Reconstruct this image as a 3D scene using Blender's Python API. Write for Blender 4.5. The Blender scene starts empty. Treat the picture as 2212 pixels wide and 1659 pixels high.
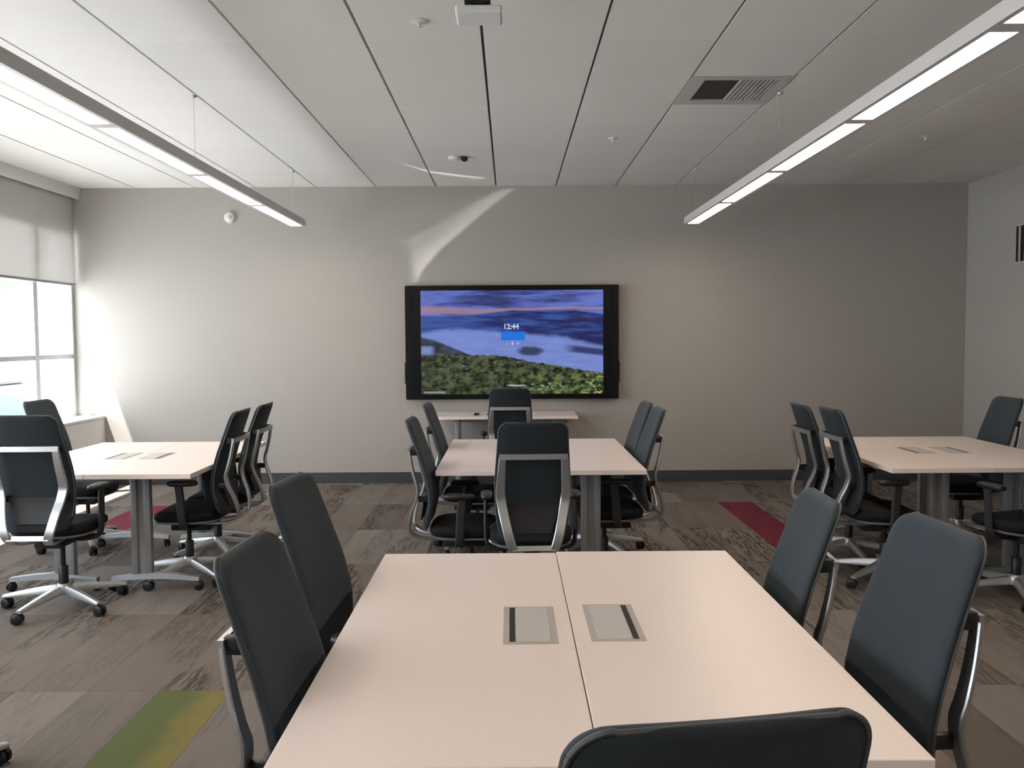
import bpy, bmesh, math, random
from mathutils import Vector, Matrix
random.seed(7)
S = bpy.context.scene
COL = S.collection
PI = math.pi

# ------------------------------------------------------------------ camera
F_PX, PITCH, YAW, ROLL, CAM_Z = 1853.57, 0.0555, 0.0023, -0.0063, 1.5065
cam_d = bpy.data.cameras.new('camera')
cam_d.sensor_width = 36.0
cam_d.lens = 36.0 * F_PX / 2212
cam_d.clip_start = 0.05
cam = bpy.data.objects.new('camera', cam_d)
COL.objects.link(cam)
fw = Vector((math.sin(YAW)*math.cos(PITCH), math.cos(YAW)*math.cos(PITCH), -math.sin(PITCH)))
rt = Vector((math.cos(YAW), -math.sin(YAW), 0))
up = rt.cross(fw)
rt2 = rt*math.cos(ROLL) + up*math.sin(ROLL)
up2 = up*math.cos(ROLL) - rt*math.sin(ROLL)
m = Matrix((( rt2.x, up2.x, -fw.x, 0), (rt2.y, up2.y, -fw.y, 0), (rt2.z, up2.z, -fw.z, CAM_Z), (0, 0, 0, 1)))
cam.matrix_world = m
S.camera = cam

# ------------------------------------------------------------------ light and exposure
S.view_settings.view_transform = 'Standard'
S.view_settings.look = 'None'
S.view_settings.gamma = 1.0
S.view_settings.use_curve_mapping = False
S.view_settings.exposure = 1.0
world = bpy.data.worlds.new('daylight')
S.world = world
world.use_nodes = True
bg = world.node_tree.nodes['Background']
bg.inputs[0].default_value = (0.86, 0.925, 1.0, 1)
bg.inputs[1].default_value = 4.7
sun_d = bpy.data.lights.new('sun', 'SUN')
sun_d.energy = 16.0
sun_d.angle = 0.02
sun_d.color = (1.0, 0.97, 0.92)
sun = bpy.data.objects.new('sun', sun_d)
COL.objects.link(sun)
sun.location = (-12, -4, 20)
sun.rotation_euler = Vector((1.0, 0.55, -3.0)).to_track_quat('-Z', 'Y').to_euler()
LAMP_STRENGTH = 11.5
GLINT_LAMP, GSIGN = 260.0, 1.0
LAMP_COL = (1.0, 0.82, 0.67)

# ------------------------------------------------------------------ room measures
XL, XR, YB, YF, HC = -4.36, 4.68, 8.82, -2.4, 3.034
SILL_X, SILL_Z = -4.18, 0.72
GLASS_X = -4.50

# ------------------------------------------------------------------ node helper
class NT:
    def __init__(s, name):
        s.m = bpy.data.materials.new(name); s.m.use_nodes = True
        s.t = s.m.node_tree; s.t.nodes.clear()
        s.out = s.t.nodes.new('ShaderNodeOutputMaterial')
    def node(s, typ, **kw):
        n = s.t.nodes.new(typ)
        for k, v in kw.items(): setattr(n, k, v)
        return n
    def link(s, a, b): s.t.links.new(a, b)
    def put(s, v, sock):
        if isinstance(v, E): s.link(v.s, sock)
        elif hasattr(v, 'is_output'): s.link(v, sock)
        else: sock.default_value = v
    def math(s, op, *a, clamp=False):
        n = s.node('ShaderNodeMath', operation=op, use_clamp=clamp)
        for i, v in enumerate(a): s.put(v, n.inputs[i])
        return E(s, n.outputs[0])
    def coord(s):
        n = s.node('ShaderNodeTexCoord'); x = s.node('ShaderNodeSeparateXYZ')
        s.link(n.outputs['Object'], x.inputs[0])
        return [E(s, x.outputs[i]) for i in range(3)]
    def vec(s, x, y, z=0.0):
        n = s.node('ShaderNodeCombineXYZ')
        for i, v in enumerate((x, y, z)): s.put(v, n.inputs[i])
        return n.outputs[0]
    def noise(s, v, scale=5.0, detail=2.0, rough=.5, dist=0.0):
        n = s.node('ShaderNodeTexNoise'); s.link(v, n.inputs['Vector'])
        n.inputs['Scale'].default_value = scale; n.inputs['Detail'].default_value = detail
        n.inputs['Roughness'].default_value = rough; n.inputs['Distortion'].default_value = dist
        return E(s, n.outputs[0])
    def white(s, v, ch=0):
        n = s.node('ShaderNodeTexWhiteNoise', noise_dimensions='3D'); s.link(v, n.inputs['Vector'])
        return E(s, n.outputs[0])
    def smooth(s, x, a, b):
        n = s.node('ShaderNodeMapRange', interpolation_type='SMOOTHSTEP')
        s.put(x, n.inputs[0]); s.put(a, n.inputs[1]); s.put(b, n.inputs[2])
        return E(s, n.outputs[0])
    def mix(s, f, a, b):
        n = s.node('ShaderNodeMix', data_type='RGBA')
        s.put(f, n.inputs['Factor'])
        for v, k in ((a, 6), (b, 7)):
            if isinstance(v, tuple): n.inputs[k].default_value = v if len(v) == 4 else v + (1,)
            else: s.put(v, n.inputs[k])
        return n.outputs[2]
    def ramp(s, x, pts):
        n = s.node('ShaderNodeValToRGB'); s.put(x, n.inputs[0]); e = n.color_ramp.elements
        while len(e) < len(pts): e.new(0.5)
        for q, (p, v) in zip(e, pts):
            q.position = p; q.color = (v, v, v, 1) if not isinstance(v, tuple) else v + (1,)
        if isinstance(pts[0][1], tuple): return n.outputs[0]
        return E(s, n.outputs[0])
    def surf(s, sh): s.link(sh, s.out.inputs[0]); return s.m
    def bsdf(s, col=(.5, .5, .5), rough=.5, metal=0.0, spec=.5, bump=None, bstr=.3, bdist=.002, **kw):
        n = s.node('ShaderNodeBsdfPrincipled')
        if isinstance(col, tuple): n.inputs['Base Color'].default_value = col + (1,)
        else: s.put(col, n.inputs['Base Color'])
        s.put(rough, n.inputs['Roughness']); s.put(metal, n.inputs['Metallic'])
        n.inputs['Specular IOR Level'].default_value = spec
        for k, v in kw.items(): n.inputs[k.replace('_', ' ')].default_value = v
        if bump is not None:
            b = s.node('ShaderNodeBump'); s.put(bump, b.inputs['Height'])
            b.inputs['Strength'].default_value = bstr; b.inputs['Distance'].default_value = bdist
            s.link(b.outputs[0], n.inputs['Normal'])
        return n.outputs[0]
class E:
    def __init__(s, t, sock): s.t = t; s.s = sock
    def __add__(s, o): return s.t.math('ADD', s, o)
    def __radd__(s, o): return s.t.math('ADD', o, s)
    def __sub__(s, o): return s.t.math('SUBTRACT', s, o)
    def __rsub__(s, o): return s.t.math('SUBTRACT', o, s)
    def __mul__(s, o): return s.t.math('MULTIPLY', s, o)
    def __rmul__(s, o): return s.t.math('MULTIPLY', o, s)
    def __rtruediv__(s, o): return s.t.math('DIVIDE', o, s)
    def __truediv__(s, o): return s.t.math('DIVIDE', s, o)
    def floor(s): return s.t.math('FLOOR', s)
    def abs(s): return s.t.math('ABSOLUTE', s)
    def max(s, o): return s.t.math('MAXIMUM', s, o)
    def min(s, o): return s.t.math('MINIMUM', s, o)
    def eq(s, o): return s.t.math('COMPARE', s, float(o), 0.25)

def simple(name, col, rough=.5, metal=0.0, spec=.5, noise=0.0, nscale=40.0, bump=0.0, **kw):
    t = NT(name); x, y, z = t.coord(); v = t.vec(x, y, z)
    n = t.noise(v, nscale, 3.0)
    c = col
    if noise:
        c = t.mix(n, tuple(k*(1-noise) for k in col), tuple(min(1, k*(1+noise)) for k in col))
    return t.surf(t.bsdf(c, rough, metal, spec, bump=n if bump else None, bstr=bump, **kw))

def srgb(r, g, b):
    f = lambda c: (c/255/12.92) if c/255 <= .04045 else ((c/255+.055)/1.055)**2.4
    return (f(r), f(g), f(b))

M = {}
M['wall'] = simple('wall_paint', (.42, .395, .36), .7, spec=.25, noise=.02, nscale=90, bump=.06)
M['wall_side'] = simple('side_wall_paint', (.42, .40, .365), .7, spec=.25, noise=.02, nscale=90, bump=.06)
M['white_paint'] = simple('white_paint', (.80, .80, .78), .5, spec=.3, noise=.02)
M['base'] = simple('rubber_baseboard', (.055, .058, .062), .5, noise=.1)
M['alu'] = simple('window_aluminium', (.55, .56, .57), .35, .6, noise=.05)
M['silver'] = simple('silver_metal', (.50, .51, .52), .34, .85, noise=.06, nscale=25)
M['cast'] = simple('cast_aluminium', (.46, .47, .48), .38, .75, noise=.08, nscale=25)
M['leg_grey'] = simple('grey_powder_coat', (.30, .31, .32), .42, .4, noise=.06)
M['black'] = simple('black_plastic', (.012, .012, .013), .42, noise=.2)
M['dark_shell'] = simple('dark_shell_plastic', (.018, .018, .019), .6, noise=.15)
M['seat'] = simple('seat_fabric', (.012, .013, .015), .85, spec=.2, noise=.3, nscale=300, bump=.3)
M['piping'] = simple('edge_piping', (.075, .082, .085), .6, noise=.1)
M['table'] = simple('table_laminate', (.86, .765, .712), .32, spec=.4, noise=.012, nscale=60)
M['tedge'] = simple('table_edge_band', (.80, .70, .61), .4, noise=.02)
M['module'] = simple('power_module_grey', (.47, .44, .41), .4, noise=.03)
M['module_lid'] = simple('power_module_lid', (.56, .535, .51), .35, noise=.02)
M['slot'] = simple('slot_black', (.008, .007, .007), .5, noise=.1)
M['grid'] = simple('ceiling_reveal_dark', (.10, .095, .09), .7, noise=.1)
M['vent'] = simple('vent_paint', (.50, .48, .46), .5, noise=.03)
M['light_body'] = simple('fixture_white_metal', (.62, .60, .59), .4, spec=.4, noise=.03)
M['plastic_white'] = simple('white_plastic', (.72, .72, .70), .4, noise=.03)
M['bezel'] = simple('display_bezel', (.004, .004, .005), .35, spec=.2, noise=.1)
M['bezel_side'] = simple('display_speaker_bar', (.004, .005, .005), .6, spec=.2, noise=.2)
M['wire'] = simple('steel_wire', (.55, .55, .54), .4, .6, noise=.05)
M['asphalt'] = simple('pale_paving', (.52, .54, .56), .9, noise=.2, nscale=.6)
M['car_paint'] = simple('blue_grey_car_paint', (.060, .078, .092), .4, noise=.05)
M['far_dark'] = simple('car_glass', (.035, .045, .05), .2, noise=.1)
M['leaf'] = simple('tree_leaves', (.11, .16, .09), .8, noise=.4, nscale=3)
M['bark'] = simple('tree_bark', (.15, .11, .08), .9, noise=.3, nscale=6)

def m_fabric(name, k):
    t = NT(name); x, y, z = t.coord()
    w1 = t.noise(t.vec(x*900, y*900, z*220), 1.0, 2.0)
    w2 = t.noise(t.vec(x*220, y*220, z*900), 1.0, 2.0)
    big = t.noise(t.vec(x, y, z), 9.0, 3.0)
    f = (w1*.5 + w2*.5)*.8 + big*.2
    c = t.mix(f, (.019*k, .025*k, .031*k), (.053*k, .068*k, .080*k))
    return t.surf(t.bsdf(c, .92, 0, .15, bump=f, bstr=.25, bdist=.001, Sheen_Weight=.1, Sheen_Roughness=.5))
M['fabric'] = m_fabric('charcoal_fabric', 1.08)
M['fabric_rear'] = m_fabric('black_rear_fabric', .68)

def m_carpet():
    t = NT('plank_carpet'); x, y, z = t.coord()
    u = (x + 1.51)/.307; v = (y - 7.67)/1.017
    cu, cv = u.floor(), v.floor()
    cell = t.vec(cu, cv, 0.0)
    r1 = t.white(cell); r2 = t.white(t.vec(cu + 31.7, cv - 11.3, 4.0)); r3 = t.white(t.vec(cu - 7.1, cv + 3.3, 9.0))
    streak = t.noise(t.vec(x*55 + r2*90, y*3.2 + r1*70, 0.0), 1.0, 3.0, .6)
    wide = t.noise(t.vec(x*9 + r1*50, y*1.6 + r2*50, 2.0), 1.0, 2.0)
    patch = t.noise(t.vec(x*5.0 + r3*80, y*1.1 + r1*60, 5.0), 1.0, 1.0)
    dash = t.noise(t.vec(x*75 + r1*40, y*11 + r2*30, 3.0), 1.0, 2.0, .6)
    mask = t.smooth(patch, .42, .54)*t.smooth(streak*.6 + dash*.4, .46, .54)
    fine = t.noise(t.vec(x*500, y*500, 0.0), 1.0, 2.0)
    tone = t.math('MULTIPLY', r1, 1.0)*.62 + wide*.38
    base = t.mix(tone, (.085, .078, .071), (.29, .266, .240))
    warm = t.mix(r3*.5, base, (.20, .150, .120))
    dark = t.mix(mask*(t.smooth(r2, .15, .65)*.70 + .22), warm, (.050, .042, .036))
    tip = t.mix(t.smooth(streak, .60, .78)*.30, dark, (.33, .30, .27))
    isg = cu.eq(0)*cv.eq(-5)
    gn = t.noise(t.vec(x*7, y*3, 1.0), 1.0, 3.0)
    green = t.mix(t.smooth((u - cu)*.75 + gn*.6, .62, .95), (.105, .130, .050), (.215, .185, .060))
    c1 = t.mix(isg, tip, green)
    isr = cu.eq(11)*(cv.eq(-1) + cv.eq(-2)) + cu.eq(-6)*cv.eq(-1)
    red = t.mix(gn, (.125, .014, .028), (.20, .030, .055))
    c2 = t.mix(isr, c1, red)
    fu = (u - cu); fv = (v - cv)
    seam = t.smooth((fu - .5).abs(), .485, .5).max(t.smooth((fv - .5).abs(), .495, .5))
    c3 = t.mix(seam*.35, c2, (.05, .045, .04))
    c4 = t.mix(fine*.35, c3, (.07, .062, .055))
    return t.surf(t.bsdf(c4, .95, 0, .1, bump=fine + streak*.5, bstr=.4, bdist=.003))
M['carpet'] = m_carpet()

def m_ceiling():
    t = NT('ceiling_panels'); x, y, z = t.coord()
    v = (y - 5.16)/.6096
    fv = (v - v.floor() - .5).abs()
    n = t.noise(t.vec(x, y, 0.0), 260.0, 3.0)
    seam = t.smooth(fv, .4935, .4985)
    tv = t.white(t.vec(((x + .1308)/.61).floor(), v.floor(), 0.0))
    c0 = t.mix(tv, (.735, .715, .685), (.765, .745, .715))
    c = t.mix(seam*.28, c0, (.40, .38, .36))
    return t.surf(t.bsdf(c, .85, 0, .15, bump=n, bstr=.1))
M['ceiling'] = m_ceiling()

def m_emit(name, col, st):
    t = NT(name); n = t.node('ShaderNodeEmission')
    n.inputs[0].default_value = col + (1,); n.inputs[1].default_value = st
    return t.surf(n.outputs[0])
M['lens'] = m_emit('lit_lens', LAMP_COL, LAMP_STRENGTH)
M['ui_white'] = m_emit('screen_white', (.60, .66, .90), .45)
M['ui_blue'] = m_emit('screen_blue', (.022, .17, .72), .5)
M['ui_dim'] = m_emit('screen_dim', (.23, .26, .33), .5)

def m_glass():
    t = NT('window_glass')
    tr = t.node('ShaderNodeBsdfTransparent'); tr.inputs[0].default_value = (.96, .965, .965, 1)
    gl = t.node('ShaderNodeBsdfGlossy'); gl.inputs['Roughness'].default_value = .02
    mx = t.node('ShaderNodeMixShader'); mx.inputs[0].default_value = .07
    t.link(tr.outputs[0], mx.inputs[1]); t.link(gl.outputs[0], mx.inputs[2])
    return t.surf(mx.outputs[0])
M['glass'] = m_glass()

def m_shade():
    t = NT('roller_shade_cloth'); x, y, z = t.coord()
    n = t.noise(t.vec(x*400, y*400, z*400), 1.0, 2.0)
    c = t.mix(n, (.56, .55, .535), (.62, .61, .595))
    d = t.node('ShaderNodeBsdfDiffuse'); t.link(c, d.inputs[0])
    tl = t.node('ShaderNodeBsdfTranslucent'); tl.inputs[0].default_value = (.12, .115, .11, 1)
    tr = t.node('ShaderNodeBsdfTransparent'); tr.inputs[0].default_value = (1, .98, .96, 1)
    a = t.node('ShaderNodeAddShader'); t.link(d.outputs[0], a.inputs[0]); t.link(tl.outputs[0], a.inputs[1])
    mx = t.node('ShaderNodeMixShader'); mx.inputs[0].default_value = .11
    t.link(a.outputs[0], mx.inputs[1]); t.link(tr.outputs[0], mx.inputs[2])
    return t.surf(mx.outputs[0])
M['shade'] = m_shade()

def m_screen():
    W0, H0 = 1.849, 1.053
    t = NT('landscape_picture_on_screen'); x, y, z = t.coord()
    u = x/W0 + .5; v = z/H0 + .5
    n1 = t.noise(t.vec(u*3, v*14, 0.0), 1.0, 5.0, .6, .6)
    n2 = t.noise(t.vec(u*6, v*22, 3.0), 1.0, 4.0, .6, .4)
    n3 = t.noise(t.vec(u*40, v*34, 7.0), 1.0, 3.0, .6)
    n4 = t.noise(t.vec(u*14, v*10, 9.0), 1.0, 3.0, .5)
    sky = t.mix(t.smooth(n1 + (u - .45).abs()*.35, .36, .72), srgb(46, 52, 104), srgb(98, 116, 200))
    sky = t.mix(t.smooth(n2, .5, .68)*.55, sky, srgb(52, 50, 96))
    bandc = t.ramp(u, [(0, .815), (.3, .80), (.55, .815), (.8, .83), (1, .82)])
    bandw = t.ramp(u, [(0, .055), (.35, .035), (.6, .018), (1, .016)])
    band = 1.0 - t.smooth((v + n1*.02 - .01 - bandc).abs(), bandw*.3, bandw)
    c = t.mix(band*.72, sky, srgb(172, 132, 134))
    mt = t.ramp(u, [(0, .765), (.2, .755), (.35, .78), (.5, .815), (.7, .80), (.85, .81), (1, .77)]) + n2*.02 - .01
    mcol = t.mix(t.smooth(n2 + (1.0 - u)*.25, .45, .8), srgb(34, 38, 92), srgb(58, 86, 160))
    c = t.mix(t.smooth(mt - v, 0.0, .012), c, mcol)
    ft = t.ramp(u, [(0, .60), (.1, .63), (.2, .645), (.45, .61), (.62, .59), (.8, .555), (.92, .50), (1, .47)]) + n4*.05 - .025
    fog = t.mix(n2, srgb(96, 114, 184), srgb(138, 158, 226))
    c = t.mix(t.smooth(ft - v, -.015, .04), c, fog)
    dk = t.smooth(u, .76, .86)*(1.0 - t.smooth((v - .60 + u*.20).abs(), .015, .05))
    c = t.mix(dk*.9, c, srgb(34, 40, 92))
    hu = t.ramp(u, [(0, .56), (.08, .525), (.16, .465), (.23, .415), (.30, .36), (1, .1)]) + n3*.014 - .007
    hl = t.smooth(hu - v, -.004, .014)
    hcol = t.mix(t.smooth(n4, .4, .6), srgb(36, 44, 52), srgb(62, 74, 92))
    c = t.mix(hl, c, hcol)
    lp = (1.0 - t.smooth(u, .045, .085))*(1.0 - t.smooth((v - .425).abs(), .02, .06))
    c = t.mix(lp*.85, c, srgb(128, 150, 205))
    fb = t.ramp(u, [(0, .37), (.1, .39), (.22, .385), (.38, .38), (.46, .37), (.6, .32), (.78, .265), (.9, .23), (1, .205)]) + n3*.05 - .025
    n5 = t.noise(t.vec(u*22, v*16, 4.0), 1.0, 5.0, .65)
    land = t.mix(t.smooth(n5, .36, .62), srgb(14, 20, 17), srgb(86, 96, 66))
    land = t.mix(t.smooth(n3, .58, .68)*t.smooth(v, .08, .30), land, srgb(120, 134, 124))
    land = t.mix(t.smooth(n5, .52, .66)*t.smooth(u, .45, .8), land, srgb(124, 138, 60))
    land = t.mix(t.smooth(n3, .50, .62)*t.smooth(u + n4*.3, .95, 1.12)*(1.0 - t.smooth(v, .16, .26)), land, srgb(160, 186, 116))
    land = t.mix(t.smooth(n3, .52, .62)*(1.0 - t.smooth((v - .075).abs(), .02, .055))*(1.0 - t.smooth((u - .68).abs(), .05, .16)), land, srgb(150, 172, 140))
    land = t.mix((1.0 - t.smooth((v - .075 - n4*.02).abs(), .003, .010))*(1.0 - t.smooth((u - .52).abs(), .03, .06)), land, srgb(175, 190, 195))
    land = t.mix(t.smooth(n4, .50, .68)*.5, land, srgb(14, 18, 20))
    c = t.mix(t.smooth(fb - v, -.004, .010), c, land)
    bl = 1.0 - t.smooth(((u - .60)*(u - .60)*140.0 + (v - .415)*(v - .415)*330.0) + n3*.8 - .4, .2, 1.1)
    c = t.mix(bl*.85, c, srgb(26, 30, 44))
    e = t.node('ShaderNodeEmission'); t.link(c, e.inputs[0]); e.inputs[1].default_value = .47
    g = t.node('ShaderNodeBsdfGlossy'); g.inputs['Roughness'].default_value = .15; g.inputs[0].default_value = (.03, .03, .03, 1)
    a = t.node('ShaderNodeAddShader'); t.link(e.outputs[0], a.inputs[0]); t.link(g.outputs[0], a.inputs[1])
    return t.surf(a.outputs[0])
M['screen'] = m_screen()

# ------------------------------------------------------------------ mesh helpers
def box(bm, x0, x1, y0, y1, z0, z1, bev=0.0, seg=2):
    r = bmesh.ops.create_cube(bm, size=1.0)
    vs = r['verts']
    for v in vs:
        v.co = Vector(((x0+x1)/2 + v.co.x*(x1-x0), (y0+y1)/2 + v.co.y*(y1-y0), (z0+z1)/2 + v.co.z*(z1-z0)))
    if bev > 0:
        es = list({e for v in vs for e in v.link_edges})
        bmesh.ops.bevel(bm, geom=es, offset=bev, segments=seg, affect='EDGES', profile=.5)
def tube(bm, pts, r, n=10, cap=True):
    pts = [Vector(p) for p in pts]
    rs = r if isinstance(r, (list, tuple)) else [r]*len(pts)
    rings = []; ref = None
    for i, p in enumerate(pts):
        d = (pts[min(i+1, len(pts)-1)] - pts[max(i-1, 0)]).normalized()
        if ref is None:
            ref = Vector((0, 0, 1)) if abs(d.z) < .9 else Vector((1, 0, 0))
        a = (ref - d*ref.dot(d)).normalized(); ref = a
        b = d.cross(a)
        rings.append([bm.verts.new(p + (a*math.cos(2*PI*k/n) + b*math.sin(2*PI*k/n))*rs[i]) for k in range(n)])
    for i in range(len(rings)-1):
        for k in range(n):
            bm.faces.new((rings[i][k], rings[i][(k+1) % n], rings[i+1][(k+1) % n], rings[i+1][k]))
    if cap:
        bm.faces.new(rings[0][::-1]); bm.faces.new(rings[-1])
def lathe(bm, prof, n=24, c=(0, 0, 0), axis='Z'):
    rings = []
    for r, h in prof:
        ring = []
        for k in range(n):
            a = 2*PI*k/n
            p = (r*math.cos(a), r*math.sin(a), h)
            if axis == 'Y': p = (p[0], p[2], p[1])
            if axis == 'X': p = (p[2], p[0], p[1])
            ring.append(bm.verts.new(Vector(p) + Vector(c)))
        rings.append(ring)
    for i in range(len(rings)-1):
        for k in range(n):
            bm.faces.new((rings[i][k], rings[i][(k+1) % n], rings[i+1][(k+1) % n], rings[i+1][k]))
    bm.faces.new(rings[0][::-1]); bm.faces.new(rings[-1])
def loft(bm, loops, cap=True):
    rings = [[bm.verts.new(Vector(p)) for p in lp] for lp in loops]
    n = len(rings[0])
    for i in range(len(rings)-1):
        for k in range(n):
            bm.faces.new((rings[i][k], rings[i][(k+1) % n], rings[i+1][(k+1) % n], rings[i+1][k]))
    if cap:
        bm.faces.new(rings[0][::-1]); bm.faces.new(rings[-1])
def sweep_band(bm, path, w, th):
    """path: (x,y,z) centre points; w = width list in x; th = thickness in the yz plane"""
    loops = []
    P = [Vector(p) for p in path]
    for i, p in enumerate(P):
        d = (P[min(i+1, len(P)-1)] - P[max(i-1, 0)]); d.x = 0; d.normalize()
        nrm = Vector((0, -d.z, d.y))
        hw = (w[i] if isinstance(w, (list, tuple)) else w)/2; h = th/2; q = h*.55
        loops.append([p + Vector((sx, 0, 0)) + nrm*sn for sx, sn in
                      ((-hw, -q), (-hw+q, -h), (hw-q, -h), (hw, -q), (hw, q), (hw-q, h), (-hw+q, h), (-hw, q))])
    loft(bm, loops)
def smooth_path(pts, k=6):
    P = [Vector(p) for p in pts]; out = []
    for i in range(len(P)-1):
        p0, p1, p2, p3 = P[max(i-1, 0)], P[i], P[i+1], P[min(i+2, len(P)-1)]
        for j in range(k):
            t = j/k
            out.append(.5*((2*p1) + (-p0+p2)*t + (2*p0-5*p1+4*p2-p3)*t*t + (-p0+3*p1-3*p2+p3)*t**3))
    out.append(P[-1]); return out
def interp(tab, z):
    tab = sorted(tab)
    if z <= tab[0][0]: return tab[0][1]
    for (a, b), (c, d) in zip(tab, tab[1:]):
        if z <= c:
            t = (z-a)/(c-a); return b + (d-b)*t
    return tab[-1][1]

def obj(name, bm, mat, parent=None, smooth=False, loc=None, angle=40):
    bmesh.ops.recalc_face_normals(bm, faces=bm.faces)
    me = bpy.data.meshes.new(name)
    if smooth:
        for f in bm.faces: f.smooth = True
        lim = math.radians(angle)
        for e in bm.edges:
            if len(e.link_faces) == 2 and e.calc_face_angle(0) > lim: e.smooth = False
    bm.to_mesh(me); bm.free()
    me.materials.append(mat)
    o = bpy.data.objects.new(name, me); COL.objects.link(o)
    if parent is not None: o.parent = parent
    if loc is not None: o.location = loc
    return o
def recentre(o):
    """move a top-level mesh's origin to its base centre"""
    vs = [v.co for v in o.data.vertices]
    c = Vector(((min(v.x for v in vs)+max(v.x for v in vs))/2, (min(v.y for v in vs)+max(v.y for v in vs))/2, min(v.z for v in vs)))
    o.data.transform(Matrix.Translation(-c)); o.location = o.location + c
def thing(name, label, cat, loc=(0, 0, 0), rotz=0.0, group=None):
    o = bpy.data.objects.new(name, None); COL.objects.link(o)
    o.empty_display_size = .1
    o.location = loc; o.rotation_euler = (0, 0, rotz)
    tag(o, label, cat, group); return o
def tag(o, label, cat, group=None):
    o['label'] = label; o['category'] = cat
    if group: o['group'] = group
    return o
def struct(name, bm, mat, parent=None, smooth=False):
    o = obj(name, bm, mat, parent, smooth)
    if parent is None: o['kind'] = 'structure'
    return o
def quick(name, mat, *boxes, parent=None, bev=0.0, smooth=False):
    bm = bmesh.new()
    for b in boxes: box(bm, *b, bev=bev)
    return obj(name, bm, mat, parent, smooth)

# ------------------------------------------------------------------ setting: shell
bm = bmesh.new(); box(bm, -4.62, XR+.1, YF-.1, YB+.12, -.12, 0); struct('floor', bm, M['carpet'])
# ceiling: panel strips with open reveals between them, plus dark recess above
bm = bmesh.new()
x0 = -.1308
k = -7
strips = []
while True:
    a = x0 + .61*k; b = a + .61
    if a > XR: break
    lo = max(a + .007, XL - .005); hi = min(b - .007, XR)
    if hi - lo > .02:
        if k == 2:
            strips += [(lo, hi, YF, 5.16), (lo, hi, 5.77, YB)]
        else:
            strips.append((lo, hi, YF, YB))
    k += 1
for a, b, c, d in strips: box(bm, a, b, c, d, HC, HC+.03)
struct('ceiling', bm, M['ceiling'])
bm = bmesh.new(); box(bm, -4.62, XR+.1, YF-.1, YB+.12, HC+.031, HC+.12); struct('ceiling_1', bm, M['grid'])
bm = bmesh.new(); box(bm, -4.60, XR+.1, YB, YB+.12, 0, HC+.03); struct('wall_front', bm, M['wall'])
bm = bmesh.new(); box(bm, XR, XR+.1, YF, YB, 0, HC+.03); struct('wall_right', bm, M['wall_side'])
bm = bmesh.new(); box(bm, -4.60, XR+.1, YF-.1, YF, 0, HC+.03); struct('wall_back', bm, M['wall_side'])
bm = bmesh.new()
box(bm, -4.60, SILL_X, YF, YB, 0, SILL_Z-.025)
box(bm, -4.60, GLASS_X+.04, YF, YB, 2.60, HC)
struct('wall_left', bm, M['white_paint'])
bm = bmesh.new(); box(bm, -4.60, SILL_X+.012, YF, YB, SILL_Z-.025, SILL_Z, bev=.004); struct('trim_1', bm, M['white_paint'])
bm = bmesh.new()
box(bm, XL-.03, XL, YF, YB, 2.925, HC)
box(bm, XL-.002, XL+.006, YF, YB, HC-.035, HC)
struct('trim_2', bm, M['white_paint'])
bm = bmesh.new(); box(bm, SILL_X, XR, YB-.012, YB, 0, .112, bev=.003); struct('baseboard_front', bm, M['base'])
bm = bmesh.new(); box(bm, XR-.012, XR, YF, YB-.012, 0, .112, bev=.003); struct('baseboard_right', bm, M['base'])
bm = bmesh.new(); box(bm, SILL_X, SILL_X+.012, YF, YB-.012, 0, .112, bev=.003); struct('baseboard_left', bm, M['base'])
# window wall bays
edges = [8.80, 8.10, 6.62, 5.14, 3.66, 2.18, .70, -.78, -2.26]
for i in range(len(edges)-1):
    y1, y0 = edges[i], edges[i+1]
    bm = bmesh.new(); box(bm, GLASS_X-.004, GLASS_X+.004, y0+.03, y1-.03, SILL_Z+.04, 2.60)
    w = struct('window_%d' % (i+1), bm, M['glass'])
    bm = bmesh.new()
    for ya, yb in ((y0, y0+.035), (y1-.035, y1)):
        box(bm, GLASS_X-.05, GLASS_X+.05, ya, yb, SILL_Z, 2.60)
    for za, zb in ((SILL_Z, SILL_Z+.05), (1.31, 1.355), (2.56, 2.60)):
        box(bm, GLASS_X-.045, GLASS_X+.045, y0+.035, y1-.035, za, zb)
    f = obj('window_frame', bm, M['alu'], w)

# outdoors
bm = bmesh.new(); box(bm, -60, -4.62, -40, 60, -.35, -.2)
g = obj('paving_ground', bm, M['asphalt']); g['kind'] = 'structure'
b = thing('parked_car', 'blue-grey car parked outside, seen through the lower window pane', 'car', (-10.15, 15.0, -.2))
bm = bmesh.new(); lo = []
prof = [(-2.2, .35, .62), (-2.1, .28, .80), (-1.3, .25, .88), (-.9, .25, .92), (0, .25, .95), (1.0, .25, .93), (1.6, .27, .86), (2.1, .30, .74), (2.22, .38, .60)]
for px, za, zb in prof:
    w = .86 - .10*max(0, abs(px)-1.6)
    lo.append([(px, -w, za), (px, w, za), (px, w*1.03, (za+zb)/2), (px, w*.93, zb), (px, -w*.93, zb), (px, -w*1.03, (za+zb)/2)])
loft(bm, lo); obj('body', bm, M['car_paint'], b, True)
bm = bmesh.new(); lo = []
for px, za, zb in [(-1.5, .88, .93), (-.95, .90, 1.36), (-.3, .92, 1.45), (.5, .93, 1.42), (1.25, .92, .96)]:
    lo.append([(px, -.80, za), (px, .80, za), (px, .62, zb), (px, -.62, zb)])
loft(bm, lo); obj('cabin_glass', bm, M['far_dark'], b, True)
bm = bmesh.new(); box(bm, -.85, .45, -.60, .60, 1.40, 1.47, bev=.02); obj('roof', bm, M['car_paint'], b)
for px in (-1.35, 1.35):
    for py in (-.80, .80):
        bm = bmesh.new(); lathe(bm, [(.18, -.11), (.32, -.10), (.32, .10), (.18, .11)], 20, (px, py, .32), 'Y'); obj('wheel', bm, M['black'], b, True)
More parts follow.
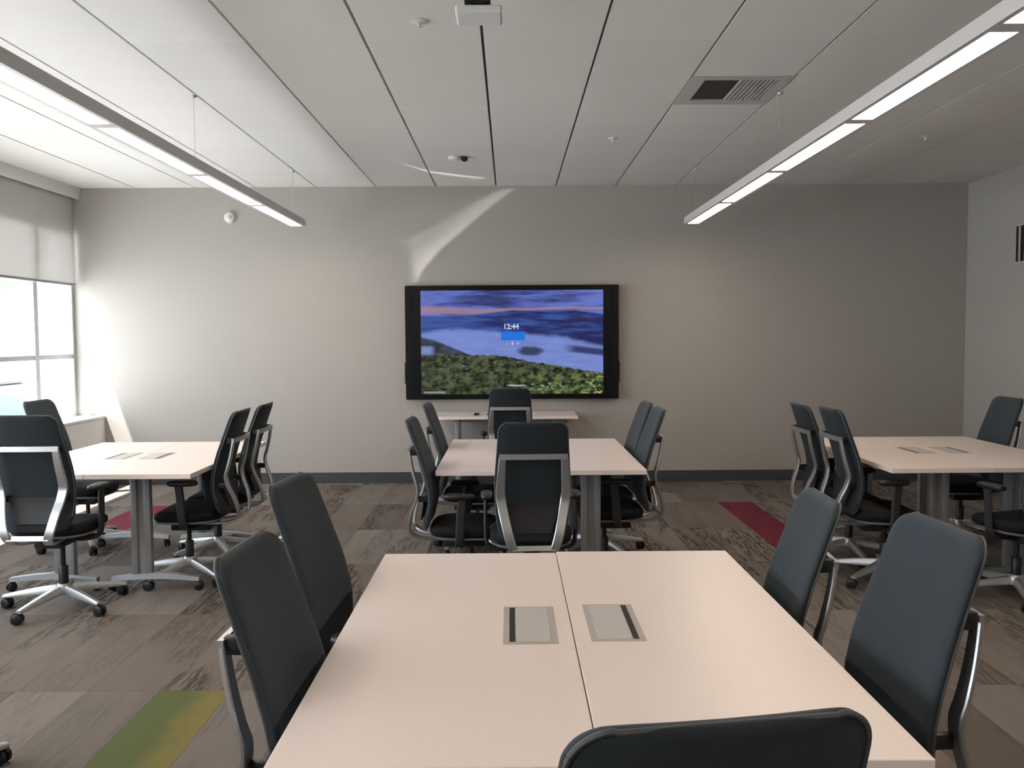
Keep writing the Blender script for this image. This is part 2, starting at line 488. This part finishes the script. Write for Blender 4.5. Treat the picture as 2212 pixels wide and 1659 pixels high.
def tree(loc, h, label):
    t = thing('tree', label, 'tree', loc)
    bm = bmesh.new(); tube(bm, [(0, 0, 0), (.1, 0, h*.3), (0, .1, h*.6)], [.22, .17, .08]); obj('trunk', bm, M['bark'], t, True)
    bm = bmesh.new()
    rr = random.Random(int(h*10))
    for q in range(26):
        a = rr.random()*2*PI; e = rr.random(); rad = h*.26*math.sqrt(rr.random())
        c = Vector((rad*math.cos(a), rad*math.sin(a), h*(.5+.42*e)))
        s = bmesh.ops.create_icosphere(bm, subdivisions=2, radius=h*(.09+.06*rr.random()))
        for v in s['verts']:
            v.co = v.co*(1+.18*(rr.random()-.5)) + c
    obj('crown', bm, M['leaf'], t)
tree((-19.5, 31, -.2), 8.4, 'green tree outside the window, top showing just under the shade')

# roller shades
for i, (y0, y1, lab) in enumerate(((3.70, 8.775, 'grey roller shade half lowered over the window beside the front wall'),
                              (-2.2, 3.62, 'grey roller shade farther back along the window wall'))):
    t = thing('roller_shade', lab, 'window shade', (-4.42, (y0+y1)/2, 2.06), 0, 'grey roller shades on the window wall')
    L = (y1-y0)/2
    quick('shade_cloth', M['shade'], (-.0012, .0012, -L, L, 0.0, .88), parent=t)
    bm = bmesh.new(); lathe(bm, [(.014, -L), (.014, L)], 12, (0, 0, -.004), 'Y'); obj('hem_bar', bm, M['leg_grey'], t, True)
    bm = bmesh.new(); lathe(bm, [(.028, -L), (.028, L)], 16, (-.005, 0, .90), 'Y'); obj('roller_tube', bm, M['alu'], t, True)

# ------------------------------------------------------------------ ceiling fixtures
# supply diffuser
t = thing('ceiling_vent', 'square grey ceiling air vent with a dark half and a louvred half', 'vent', (x0+.61*2.5, 5.465, HC))
bm = bmesh.new()
a = .305
for q in ((-a, -.215, -a, a), (.235, a, -a, a), (-.215, .235, -a, -.235), (-.215, .235, .205, a)):
    box(bm, q[0], q[1], q[2], q[3], -.004, .02)
obj('frame', bm, M['vent'], t)
quick('dark_panel', M['slot'], (-.215, .0, -.235, .205, .004, .02), parent=t)
quick('backing', M['slot'], (.0, .235, -.235, .205, .015, .024), parent=t)
for j in range(9):
    quick('louvre', M['vent'], (.004+j*.026, .018+j*.026, -.235, .205, -.003, .012), parent=t)

# pendants
SEG = 1.285
def pendant(x, label):
    zb = 2.548
    y1 = 8.13; n = 8; y0 = y1 - n*SEG
    t = thing('linear_pendant_light', label, 'ceiling light', (x, (y0+y1)/2, zb), 0, 'long pendant lights')
    yc = (y0+y1)/2
    w = .075; h = .062
    bm = bmesh.new()
    box(bm, -w, w, y0-yc, y1-yc, .016, h)
    box(bm, -w, -w+.024, y0-yc, y1-yc, 0, .016); box(bm, w-.024, w, y0-yc, y1-yc, 0, .016)
    for j in range(n+1):
        yy = y0 + j*SEG - yc
        box(bm, -w+.024, w-.024, max(yy-.042, y0-yc), min(yy+.042, y1-yc), 0, .016)
    obj('housing', bm, M['light_body'], t)
    for j in range(n):
        ya = y0 + j*SEG + .042 - yc; yb = ya + SEG - .084
        quick('light_lens', M['lens'], (-w+.026, w-.026, ya+.002, yb-.002, .004, .012), parent=t)
    for yy in (7.98, 5.51, 3.04, .57):
        bm = bmesh.new(); tube(bm, [(0, yy-yc, h), (0, yy-yc, HC-zb)], .0016, 6)
        lathe(bm, [(.016, HC-zb-.012), (.020, HC-zb-.002)], 12, (0, yy-yc, 0))
        lathe(bm, [(.010, h), (.005, h+.03)], 10, (0, yy-yc, 0))
        obj('suspension_wire', bm, M['wire'], t, True)
    return t
pendant(-1.985, 'long suspended linear light with glowing panels on the window side')
pendant(1.72, 'long suspended linear light with glowing panels nearer the right wall')

# ceiling mounted projector-like unit
t = thing('ceiling_camera_unit', 'white box with black mount hanging from the ceiling at the top of the frame', 'ceiling device', (-.122, 3.75, 2.86))
quick('housing', M['plastic_white'], (-.098, .098, -.08, .08, 0, .034), parent=t, bev=.008)
bm = bmesh.new(); box(bm, -.035, .045, -.06, .04, .045, .09, bev=.006); box(bm, -.06, -.02, -.09, -.02, .045, .07, bev=.004); box(bm, .02, .05, -.08, .0, .045, .075, bev=.004)
obj('mount_block', bm, M['black'], t)
bm = bmesh.new(); lathe(bm, [(.018, .09), (.018, .165), (.05, .168), (.05, .174)], 16); obj('mount_pole', bm, M['plastic_white'], t, True)

def sprinkler(x, y, lab, r=.035):
    t = thing('sprinkler_head', lab, 'sprinkler', (x, y, HC), 0, None)
    bm = bmesh.new(); lathe(bm, [(r, 0), (r, -.004), (r*.5, -.010), (.008, -.012), (.008, -.028), (.018, -.030), (.018, -.033)][::-1], 18); obj('escutcheon', bm, M['plastic_white'], t, True)
sprinkler(.81, 6.74, 'small sprinkler head on the ceiling in front of the air vent')
sprinkler(3.23, 6.73, 'small sprinkler head on the ceiling behind the right pendant light')
sprinkler(-.43, 4.25, 'small flat sprinkler cap on the ceiling left of the white ceiling box', .042)
t = thing('occupancy_sensor', 'small white ceiling sensor with a dark eye above the display', 'sensor', (-.43, 7.4, HC))
bm = bmesh.new(); lathe(bm, [(.03, -.030), (.052, -.022), (.055, 0)], 20, (-.03, 0, 0)); obj('housing', bm, M['plastic_white'], t, True)
bm = bmesh.new(); lathe(bm, [(.012, -.040), (.026, -.030), (.028, 0)], 16, (.055, 0, 0)); obj('eye', bm, M['black'], t, True)
t = thing('smoke_detector', 'small white round detector high on the front wall near the window', 'detector', (-2.838, YB, 2.70))
bm = bmesh.new(); lathe(bm, [(.030, -.045), (.050, -.035), (.058, -.010), (.060, 0)], 24, (0, 0, .03), 'Y'); obj('housing', bm, M['plastic_white'], t, True)
bm = bmesh.new(); lathe(bm, [(.010, -.052), (.016, -.045)], 14, (.012, 0, .03), 'Y'); obj('lens', bm, M['module'], t, True)
# return grille on right wall
t = thing('wall_grille', 'dark slotted air grille at the right wall on the frame edge', 'vent', (XR, 7.70, 2.15))
quick('backing', M['slot'], (-.004, 0, -.27, .27, 0, .35), parent=t)
bm = bmesh.new()
for q in ((-.27, .27, 0, .012), (-.27, .27, .338, .35)): box(bm, -.010, -.004, q[0], q[1], q[2], q[3])
for q in (-.27, .26): box(bm, -.010, -.004, q, q+.010, .012, .338)
obj('frame', bm, M['vent'], t)
for j in range(6): quick('slat', M['vent'], (-.010, -.004, -.235+j*.085, -.212+j*.085, .012, .338), parent=t)

# ------------------------------------------------------------------ big display
t = thing('wall_display', 'large black wall-mounted interactive display showing a foggy landscape at dusk', 'display', (.024, YB, .868))
quick('body', M['bezel'], (-1.083, 1.083, -.10, -.02, 0, 1.156), parent=t, bev=.006)
quick('wall_bracket', M['black'], (-.5, .5, -.02, 0, .25, .9), parent=t)
for s in (-1, 1):
    quick('speaker_bar', M['bezel_side'], (s*1.083 - (.085 if s > 0 else 0), s*1.083 + (.085 if s < 0 else 0), -.104, -.10, .02, 1.136), parent=t)
bm = bmesh.new(); box(bm, -.9245, .9245, -.002, .0, -.5265, .5265)
scr = obj('screen', bm, M['screen'], t, loc=(0, -.101, .578))
for s in (-1, 1):
    quick('pen_holder', M['black'], (s*1.083 + (0 if s > 0 else -.012), s*1.083 + (.012 if s > 0 else 0), -.09, -.06, .16, .38), parent=t, bev=.003)
def text_mesh(body, size, loc, mat, name, parent, bold=0.0):
    cu = bpy.data.curves.new(name, 'FONT'); cu.body = body; cu.size = size; cu.align_x = 'CENTER'; cu.align_y = 'CENTER'
    cu.extrude = .0005; cu.offset = bold
    o = bpy.data.objects.new(name, cu); COL.objects.link(o)
    bpy.context.view_layer.update()
    me = bpy.data.meshes.new_from_object(o.evaluated_get(bpy.context.evaluated_depsgraph_get()))
    bpy.data.objects.remove(o)
    me.transform(Matrix.Rotation(PI/2, 4, 'X'))
    me.materials.clear(); me.materials.append(mat)
    o = bpy.data.objects.new(name, me); COL.objects.link(o); o.parent = parent; o.location = loc
    return o
text_mesh('12:44', .072, (-.010, -.004, .158), M['ui_white'], 'clock_text', scr, .002)
quick('start_button', M['ui_blue'], (-.113, .130, -.0035, -.002, .020, .108), parent=scr, bev=0)
for ch_, gx in (('-', -.055), ('4', .002), ('>', .058)): text_mesh(ch_, .046, (gx, -.004, -.015), M['ui_white'], 'screen_glyph', scr, .001)
quick('caption_bar', M['ui_dim'], (-.90, -.68, -.0035, -.002, -.515, -.495), parent=scr)

# ------------------------------------------------------------------ tables
TZ = .735; TT = .029; TW = .61; TL = 1.524
def caster_bm(r=.028, w=.040, h=.085):
    bm = bmesh.new()
    for s in (-1, 1):
        lathe(bm, [(r*.75, s*w*.10), (r, s*w*.16), (r, s*w*.42), (r*.8, s*w*.5)] if s > 0 else [(r*.8, -w*.5), (r, -w*.42), (r, -w*.16), (r*.75, -w*.10)], 18, (.012, 0, r), 'Y')
    lathe(bm, [(r*.35, -w*.52), (r*.35, w*.52)], 10, (.012, 0, r), 'Y')
    # hood
    prof = []
    for k in range(7):
        a = PI*(.12 + .70*k/6)
        prof.append((.012 + (r+.005)*math.cos(a), r + (r+.005)*math.sin(a)))
    lo = []
    for (px, pz) in prof:
        lo.append([(px, -w*.12, pz-.003), (px, w*.12, pz-.003), (px, w*.12, pz+.002), (px, -w*.12, pz+.002)])
    loft(bm, lo)
    tube(bm, [(0, 0, r*1.7), (0, 0, h)], .0065, 8)
    return bm
def table(name, label, cat, loc, rot=0.0, sgn=1, group=None, L=TL, W=TW, modules=True, seam_side=1, leg_in=.075):
    """local: long side along Y, origin on the floor under the centre; the seam side is local +X*seam_side"""
    t = thing(name, label, cat, loc, rot, group)
    bm = bmesh.new()
    hx, hy = W/2, L/2
    box(bm, -hx+.0012, hx-.0012, -hy, hy, TZ-TT, TZ, bev=.0025, seg=2)
    top = obj('tabletop', bm, M['table'], t)
    for s in (-1, 1):
        cx = seam_side*leg_in
        bm = bmesh.new()
        yy = s*(hy-.22)
        for q in (-.040, .040):
            box(bm, cx+q-.019, cx+q+.019, yy-.022, yy+.022, .10, TZ-TT-.03, bev=.005)
        box(bm, cx-.048, cx+.048, yy-.006, yy+.006, .10, TZ-TT-.03)
        # foot, gently arched
        lo = []
        for k in range(13):
            u = -1 + 2*k/12
            z = .092 - .022*abs(u)**1.5
            xx = u*.262; h = .018 - .006*abs(u); wd = .028 - .006*abs(u)
            lo.append([(xx, yy-wd, z-h), (xx, yy+wd, z-h), (xx, yy+wd*.8, z+h), (xx, yy-wd*.8, z+h)])
        loft(bm, lo)
        box(bm, -.19, .19, yy-.028, yy+.028, TZ-TT-.030, TZ-TT, bev=.004)
        leg = obj('leg', bm, M['leg_grey'], t, True, angle=30)
        for q in (-1, 1):
            c = obj('caster', caster_bm(.026, .040, .075), M['black'], leg, True)
            c.location = (q*.245, yy, 0); c.rotation_euler = (0, 0, 1.1*q + s)
    bm = bmesh.new(); box(bm, cx-.02, cx+.02, -(hy-.24), hy-.24, TZ-TT-.055, TZ-TT-.015)
    obj('crossbar', bm, M['leg_grey'], t)
    if modules:
        mx = seam_side*(W/2 - .112)
        bm = bmesh.new()
        a, b2 = .070, .148
        box(bm, mx-a, mx+a, -b2, b2, TZ-.002, TZ+.0018, bev=.001)
        md = obj('power_module', bm, M['module'], t)
        sx = mx - seam_side*.046
        quick('module_slot', M['slot'], (sx-.0075, sx+.0075, -b2+.012, b2-.012, TZ+.001, TZ+.0024), parent=md)
        la, lb = sorted((sx + seam_side*.010, sx + seam_side*.098))
        quick('module_lid', M['module_lid'], (la, lb, -b2+.010, b2-.010, TZ+.001, TZ+.0034), parent=md, bev=.0012)
    return t
def pair(cx, cy, labs, grp, off=(0, 0), li=(.075, .075)):
    table('training_table', labs[0], 'table', (cx-TW/2, cy+off[0], 0), 0, group=grp, seam_side=1, leg_in=li[0])
    table('training_table', labs[1], 'table', (cx+TW/2, cy+off[1], 0), 0, group=grp, seam_side=-1, leg_in=li[1])
TG = 'white training tables pushed together in pairs'
pair(.160, 3.035-TL/2, ('left half of the nearest white table in the foreground', 'right half of the nearest white table in the foreground'), TG, (-.012, .004), (.11, .11))
pair(.176, 4.90+TL/2, ('left half of the middle white table before the display', 'right half of the middle white table before the display'), TG, (0, 0), (.16, .0))
pair(-2.435, 4.86+TL/2, ('window-side half of the white table by the windows', 'inner half of the white table by the windows'), TG)
pair(2.80, 4.89+TL/2, ('inner half of the white table near the right wall', 'wall-side half of the white table near the right wall'), TG)
table('narrow_desk', 'narrow white desk against the front wall under the display', 'desk', (-.045, 8.512, .0), PI/2, L=1.40, W=.53, modules=False, seam_side=1)
t = thing('remote_control', 'small black remote lying on the narrow desk under the display', 'remote', (-.33, 8.42, TZ+.0006))
quick('remote_body', M['black'], (-.025, .025, -.06, .06, 0, .018), parent=t, bev=.005)
for j in range(3): quick('button', M['piping'], (-.008, .008, -.04+j*.03, -.028+j*.03, .018, .0205), parent=t)
t = thing('cable_adapter', 'thin black cable adapter on the desk beside the remote', 'adapter', (-.215, 8.44, TZ+.0006))
quick('plug', M['black'], (-.012, .012, -.02, .02, 0, .012), parent=t, bev=.003)
bm = bmesh.new(); tube(bm, smooth_path([(.010, 0, .006), (.03, .0, .004), (.05, .02, .004), (.065, -.01, .004)]), .003, 6); obj('cable', bm, M['black'], t, True)

# ------------------------------------------------------------------ added point lamp, its beam shaped into a streak like reflected sun
ld = bpy.data.lights.new('added_glint_lamp', 'POINT'); ld.shadow_soft_size = 0.0; ld.energy = GLINT_LAMP
lo_ = bpy.data.objects.new('added_glint_lamp', ld); COL.objects.link(lo_); GL = (-2.62, 5.75, .78); lo_.location = GL
ld.use_nodes = True; lt = ld.node_tree; em = [n for n in lt.nodes if n.type == 'EMISSION'][0]
h = NT.__new__(NT); h.t = lt
geo = h.node('ShaderNodeNewGeometry'); sp = h.node('ShaderNodeSeparateXYZ'); h.link(geo.outputs['Incoming'], sp.inputs[0])
dx, dy, dz = [E(h, sp.outputs[k])*GSIGN for k in range(3)]
tw = (YB - GL[1])/dy.max(.01); wx = tw*dx + GL[0]; wz = tw*dz + GL[2]
tc = (HC - GL[2])/dz.max(.01); cx_ = tc*dx + GL[0]; cy_ = tc*dy + GL[1]
def lut(v, a, b, pts, lo, hi):      # v in [a,b] -> value through a linear ramp
    q = h.ramp((v - a)/(b - a), [((p - a)/(b - a), (w_ - lo)/(hi - lo)) for p, w_ in pts])
    return q*(hi - lo) + lo
xr = lut(wz, 2.0, 3.1, [(2.0, -.95), (2.19, -.849), (2.40, -.663), (2.57, -.454), (2.75, -.25), (2.91, -.04), (3.1, .2)], -1.2, .4)
xl = lut(wz, 2.0, 3.1, [(2.0, -1.03), (2.3, -1.07), (2.49, -1.12), (2.62, -.86), (2.83, -.5), (2.97, -.22), (3.05, .08)], -1.2, .4)
wall_p = h.smooth(wx - xl, 0.0, .14)*h.smooth(xr - wx, 0.0, .07)*(h.smooth(.20 - (xr - wx), -.12, .16)*.65 + .35)
wall_p = wall_p*h.smooth(wz, 1.6, 2.2)*h.smooth(HC - wz, 0.0, .04)
yc_ = lut(cx_, -1.1, -.1, [(-1.1, 7.45), (-.97, 7.62), (-.72, 8.07), (-.30, 8.37), (-.1, 8.45)], 7.0, 9.0)
ceil_p = (1.0 - h.smooth((cy_ - yc_).abs(), .015, .085))*h.smooth(cx_, -1.05, -.6)*h.smooth(-.18 - cx_, 0.0, .12)*h.smooth(wz - HC, 0.0, .05)
h.put((wall_p + ceil_p*1.1)*h.smooth(dy, .02, .05), em.inputs['Strength'])

# ------------------------------------------------------------------ office chair
BTOP = 1.085
CUSH = [(.45, -.262), (.52, -.248), (.60, -.232), (.68, -.236), (.76, -.252), (.84, -.275), (.92, -.302), (1.0, -.330), (BTOP, -.360)]
CW = [(.45, .165), (.55, .190), (.68, .199), (.80, .197), (.95, .186), (BTOP, .178)]
def cush_rows():
    r = .052; rows = []
    zs = [.45, .452, .456, .464, .48, .50, .53, .56, .60, .64, .68, .72, .76, .80, .84, .88, .92, .95, .98]
    zs += [BTOP - r + r*math.sin(a*PI/2/9) for a in range(10)]
    for z in zs:
        hw = interp(CW, z); th = 1.0
        d = BTOP - z
        if d < r:
            hw = hw - r + math.sqrt(max(0, r*r - (r-d)**2))
        if d < .022: th = math.sqrt(max(.0, 1-(1-d/.022)**2))*.92 + .08
        db = z - .45
        if db < .04:
            hw = hw - .04 + math.sqrt(max(0, .0016 - (.04-db)**2))
            th = math.sqrt(max(0, 1-(1-db/.04)**2))*.9 + .1
        rows.append((z, hw, th))
    return rows
def cush_y(z, x):
    return interp(CUSH, z) + .020*(abs(x)/.19)**2.2
def build_chair():
    t = thing('office_chair', '', 'chair')
    # backrest cushion
    bm = bmesh.new(); lo = []
    N = 32
    for z, hw, th in cush_rows():
        ring = []
        for k in range(N):
            a = 2*PI*k/N
            ca, sa = math.cos(a), math.sin(a)
            x = hw*math.copysign(abs(ca)**.55, ca)
            yy = .021*th*math.copysign(abs(sa)**.7, sa)
            ring.append((x, cush_y(z, x) + yy, z))
        lo.append(ring)
    loft(bm, lo); back = obj('backrest', bm, M['fabric'], t, True, angle=70)
    back.data.materials.append(M['fabric_rear'])
    for p in back.data.polygons:
        if p.normal.y < -.25: p.material_index = 1
    # piping around the edge
    bm = bmesh.new(); pts = []
    rows = [r for r in cush_rows() if r[0] > .50]
    for z, hw, th in rows: pts.append((hw-.004, cush_y(z, hw)-.011, z))
    pts[-1] = (rows[-1][1]*.98, cush_y(BTOP, .1)-.006, BTOP-.003)
    left = [(-p[0], p[1], p[2]) for p in pts][::-1]
    tube(bm, pts + left, .0038, 6); obj('piping', bm, M['piping'], back, True)
    # rear shell: dark panel behind the lower back
    bm = bmesh.new(); lo = []
    for z in [.50, .51, .55, .59, .62, .635, .64]:
        hw = .095 + .045*(z-.50)/.14
        yb = interp(CUSH, z) - .030
        lo.append([(-hw, yb+.004, z), (hw, yb+.004, z), (hw, yb-.004, z), (-hw, yb-.004, z)])
    loft(bm, lo); obj('lumbar_panel', bm, M['dark_shell'], t, True, angle=30)
    # silver back frame
    FR = [(.158, -.338, .905), (.161, -.331, .86), (.165, -.319, .80), (.169, -.302, .735), (.167, -.290, .69), (.157, -.300, .63),
          (.142, -.328, .56), (.126, -.346, .49), (.108, -.345, .435), (.090, -.305, .400), (.068, -.22, .385), (.055, -.10, .380)]
    bm = bmesh.new()
    for s in (-1, 1):
        p = smooth_path([(s*q[0], q[1], q[2]) for q in FR], 5)
        ws = [.036 + .014*min(1, i/20) if i < 45 else .05 - .012*(i-45)/11 for i in range(len(p))]
        sweep_band(bm, p, ws, .014)
    lo = []
    for k in range(13):
        x = -.175 + .350*k/12
        y = -.339 - .006*(1-(x/.175)**2)
        lo.append([(x, y-.007, .893), (x, y+.007, .893), (x, y+.007, .921), (x, y-.007, .921)])
    loft(bm, lo)
    # lower cross tie
    lo = []
    for k in range(9):
        x = -.11 + .22*k/8
        lo.append([(x, -.352, .425), (x, -.338, .420), (x, -.330, .445), (x, -.344, .450)])
    loft(bm, lo)
    frame = obj('back_frame', bm, M['silver'], t, True, angle=35)
    for s in (-1, 1):
        bm = bmesh.new(); box(bm, s*.152-.013, s*.152+.013, -.338, -.290, .885, .925, bev=.005)
        obj('bracket', bm, M['black'], t, True)
        bm = bmesh.new(); box(bm, s*.150-.010, s*.150+.010, -.290, -.238, .615, .650, bev=.004)
        obj('bracket', bm, M['black'], t, True)
    # seat
    bm = bmesh.new(); lo = []
    for z, s, dz in ((.412, .80, 0), (.416, .93, 0), (.428, .985, 0), (.445, 1.0, 0), (.460, .985, 0), (.470, .94, 0), (.475, .85, 0), (.477, .55, 0), (.4775, .15, 0)):
        ring = []
        for k in range(40):
            a = 2*PI*k/40; ca, sa = math.cos(a), math.sin(a)
            x = .225*s*math.copysign(abs(ca)**.5, ca); y = .2025*s*math.copysign(abs(sa)**.5, sa) - .0325
            x *= 1 - .10*max(0, -sa)
            dip = -.018*max(0, (y-.08)/.09)**2 if y > .08 else 0
            ring.append((x, y, z + dip + (.010*(x/.24)**2 if s > .8 else 0)))
        lo.append(ring)
    loft(bm, lo); obj('seat', bm, M['seat'], t, True, angle=70)
    bm = bmesh.new(); lo = []
    for z, s in ((.388, .62), (.392, .72), (.402, .90), (.414, .985), (.418, .985)):
        ring = []
        for k in range(40):
            a = 2*PI*k/40; ca, sa = math.cos(a), math.sin(a)
            x = .225*s*math.copysign(abs(ca)**.5, ca); y = .2025*s*math.copysign(abs(sa)**.5, sa) - .0325
            x *= 1 - .10*max(0, -sa)
            dip = -.018*max(0, (y-.08)/.09)**2 if y > .08 else 0
            ring.append((x, y, z + dip))
        lo.append(ring)
    loft(bm, lo); obj('seat_pan', bm, M['leg_grey'], t, True, angle=60)
    bm = bmesh.new(); box(bm, -.075, .075, -.16, .09, .335, .392, bev=.012); tube(bm, [(.07, .02, .365), (.20, .03, .375)], .006, 8); box(bm, .185, .225, .015, .045, .370, .380, bev=.003)
    obj('tilt_mechanism', bm, M['black'], t, True)
    # arms
    for s in (-1, 1):
        bm = bmesh.new()
        p = smooth_path([(s*.07, -.06, .37), (s*.18, -.055, .372), (s*.232, -.05, .392), (s*.244, -.045, .45), (s*.245, -.04, .56), (s*.243, -.03, .645)], 4)
        lo = []
        for i, q in enumerate(p):
            d = (p[min(i+1, len(p)-1)] - p[max(i-1, 0)]).normalized()
            nn = Vector((d.z, 0, -d.x)).normalized()
            h, w = .010, .026
            lo.append([q + nn*h + Vector((0, w*.7, 0)), q + nn*h - Vector((0, w*.7, 0)), q + Vector((0, -w, 0)), q - nn*h - Vector((0, w*.7, 0)), q - nn*h + Vector((0, w*.7, 0)), q + Vector((0, w, 0))])
        loft(bm, lo)
        arm = obj('armrest', bm, M['dark_shell'], t, True, angle=50)
        bm = bmesh.new(); lo = []
        for z, k2 in ((.645, .75), (.650, .96), (.662, 1.0), (.672, .96), (.677, .75)):
            ring = []
            for k in range(24):
                a = 2*PI*k/24; ca, sa = math.cos(a), math.sin(a)
                ring.append((s*.238 + .033*k2*math.copysign(abs(ca)**.6, ca), -.052 + .092*k2*math.copysign(abs(sa)**.6, sa), z))
            lo.append(ring)
        loft(bm, lo); obj('arm_pad', bm, M['black'], arm, True, angle=60)
    # column and five star base
    bm = bmesh.new(); lathe(bm, [(.026, .12), (.026, .23), (.022, .235)], 18); lathe(bm, [(.0140, .235), (.0140, .345)], 14)
    obj('gas_column', bm, M['black'], t, True)
    bm = bmesh.new(); lathe(bm, [(.030, .070), (.044, .078), (.044, .118), (.034, .134)], 22); obj('base_hub', bm, M['cast'], t, True)
    lm = cm = None
    for k in range(5):
        if lm is None:
            bm = bmesh.new(); lo = []
            for i in range(12):
                u = i/11; x = .032 + .298*u
                zt = .124 - .048*u**1.3; zb = .080 - .020*u; w = .024 - .008*u
                lo.append([(x, -w, zb), (x, w, zb), (x, w*1.02, (zt+zb)/2), (x, w*.55, zt), (x, -w*.55, zt), (x, -w*1.02, (zt+zb)/2)])
            loft(bm, lo); leg = obj('base_leg', bm, M['cast'], t, True, angle=45); lm = leg.data
            c = obj('caster', caster_bm(.029, .048, .066), M['black'], leg, True); cm = c.data
        else:
            leg = bpy.data.objects.new('base_leg', lm); COL.objects.link(leg); leg.parent = t
            c = bpy.data.objects.new('caster', cm); COL.objects.link(c); c.parent = leg
        leg.rotation_euler = (0, 0, 2*PI*k/5 + .3)
        c.location = (.318, 0, 0); c.rotation_euler = (0, 0, [1.9, .6, 2.7, -1.2, .2][k])
    return t
def copy_tree(o, parent=None):
    c = o.copy(); COL.objects.link(c)
    if parent is not None: c.parent = parent
    for ch in list(o.children): copy_tree(ch, c)
    return c
CH = build_chair()
BASEPARTS = ('gas_column', 'base_hub', 'base_leg')
# hub x, hub y, heading degrees (0 faces the display), lift of the upper part, base swivel, label
CHAIRS = [
 (-0.355, 2.66, -96, -0.025, 57, 'charcoal chair at the left of the foreground table, the farther one'),
 (-0.265, 1.93, -94, -0.052, 6, 'charcoal chair nearest at left, at the left edge of the foreground table'),
 (0.62, 2.66, 87, -0.078, 24, 'blue-grey chair at the right of the foreground table, the farther one'),
 (0.678, 1.99, 94, -0.03, 6, 'blue-grey chair nearest at right, front of its back fully in view'),
 (0.178, 1.255, 9, 0.008, 0, 'black-backed chair at the bottom edge, only its top in view'),
 (0.105, 4.67, 2, -0.012, 0, 'chair with its back to us at the near end of the middle table'),
 (-0.237, 5.025, -91, -0.055, 48, 'chair on the left of the middle table, the nearer one'),
 (-0.237, 6.02, -91, -0.045, 15, 'chair on the left of the middle table, the farther one'),
 (0.592, 5.385, 91, -0.035, 30, 'chair on the right of the middle table, the nearer one'),
 (0.605, 5.935, 92, -0.04, 9, 'chair on the right of the middle table, the farther one'),
 (0, 7.8, 0, -0.03, 21, 'chair with its back to us standing before the desk under the display'),
 (-2.525, 4.78, 0, 0.03, 40, 'chair with its silver back frame to us at the near end of the window table'),
 (-3.08, 6.2, -92, -0.02, 12, 'chair on the window side of the window table'),
 (-2.03, 5.36, 91, -0.025, 30, 'chair on the inner side of the window table, the nearer one'),
 (-2.035, 5.905, 91, -0.03, 15, 'chair on the inner side of the window table, the farther one'),
 (2.29, 5.2, -90, -0.022, 0, 'chair on the inner side of the right-hand table, the nearer one'),
 (2.29, 5.745, -90, -0.04, 51, 'chair on the inner side of the right-hand table, the farther one'),
 (3.33, 6.29, 91, -0.05, 33, 'chair on the wall side of the right-hand table, front of its back showing'),
 (2.88, 4.82, 15, 0, 36, 'chair at the near end of the right-hand table, cut by the frame edge'),
 (-1.95, 2.69, 0, -0.03, 63, 'chair cut off by the left frame edge, only part of its wheeled base showing'),
]
for i, (x, y, a, lift, sw, lab) in enumerate(CHAIRS):
    c = CH if i == 0 else copy_tree(SRC)
    if i == 0: SRC = copy_tree(CH)   # untouched source
    c.location = (x, y, 0); c.rotation_euler = (0, 0, math.radians(a))
    tag(c, lab, 'chair', 'grey office chairs on casters')
    for ch in c.children:
        b = ch.name.split('.')[0]
        if b == 'base_leg': ch.rotation_euler.z += math.radians(sw - a) - .3
        elif b not in BASEPARTS: ch.location.z += lift
def kill(o):
    for ch in list(o.children): kill(ch)
    bpy.data.objects.remove(o)
kill(SRC)
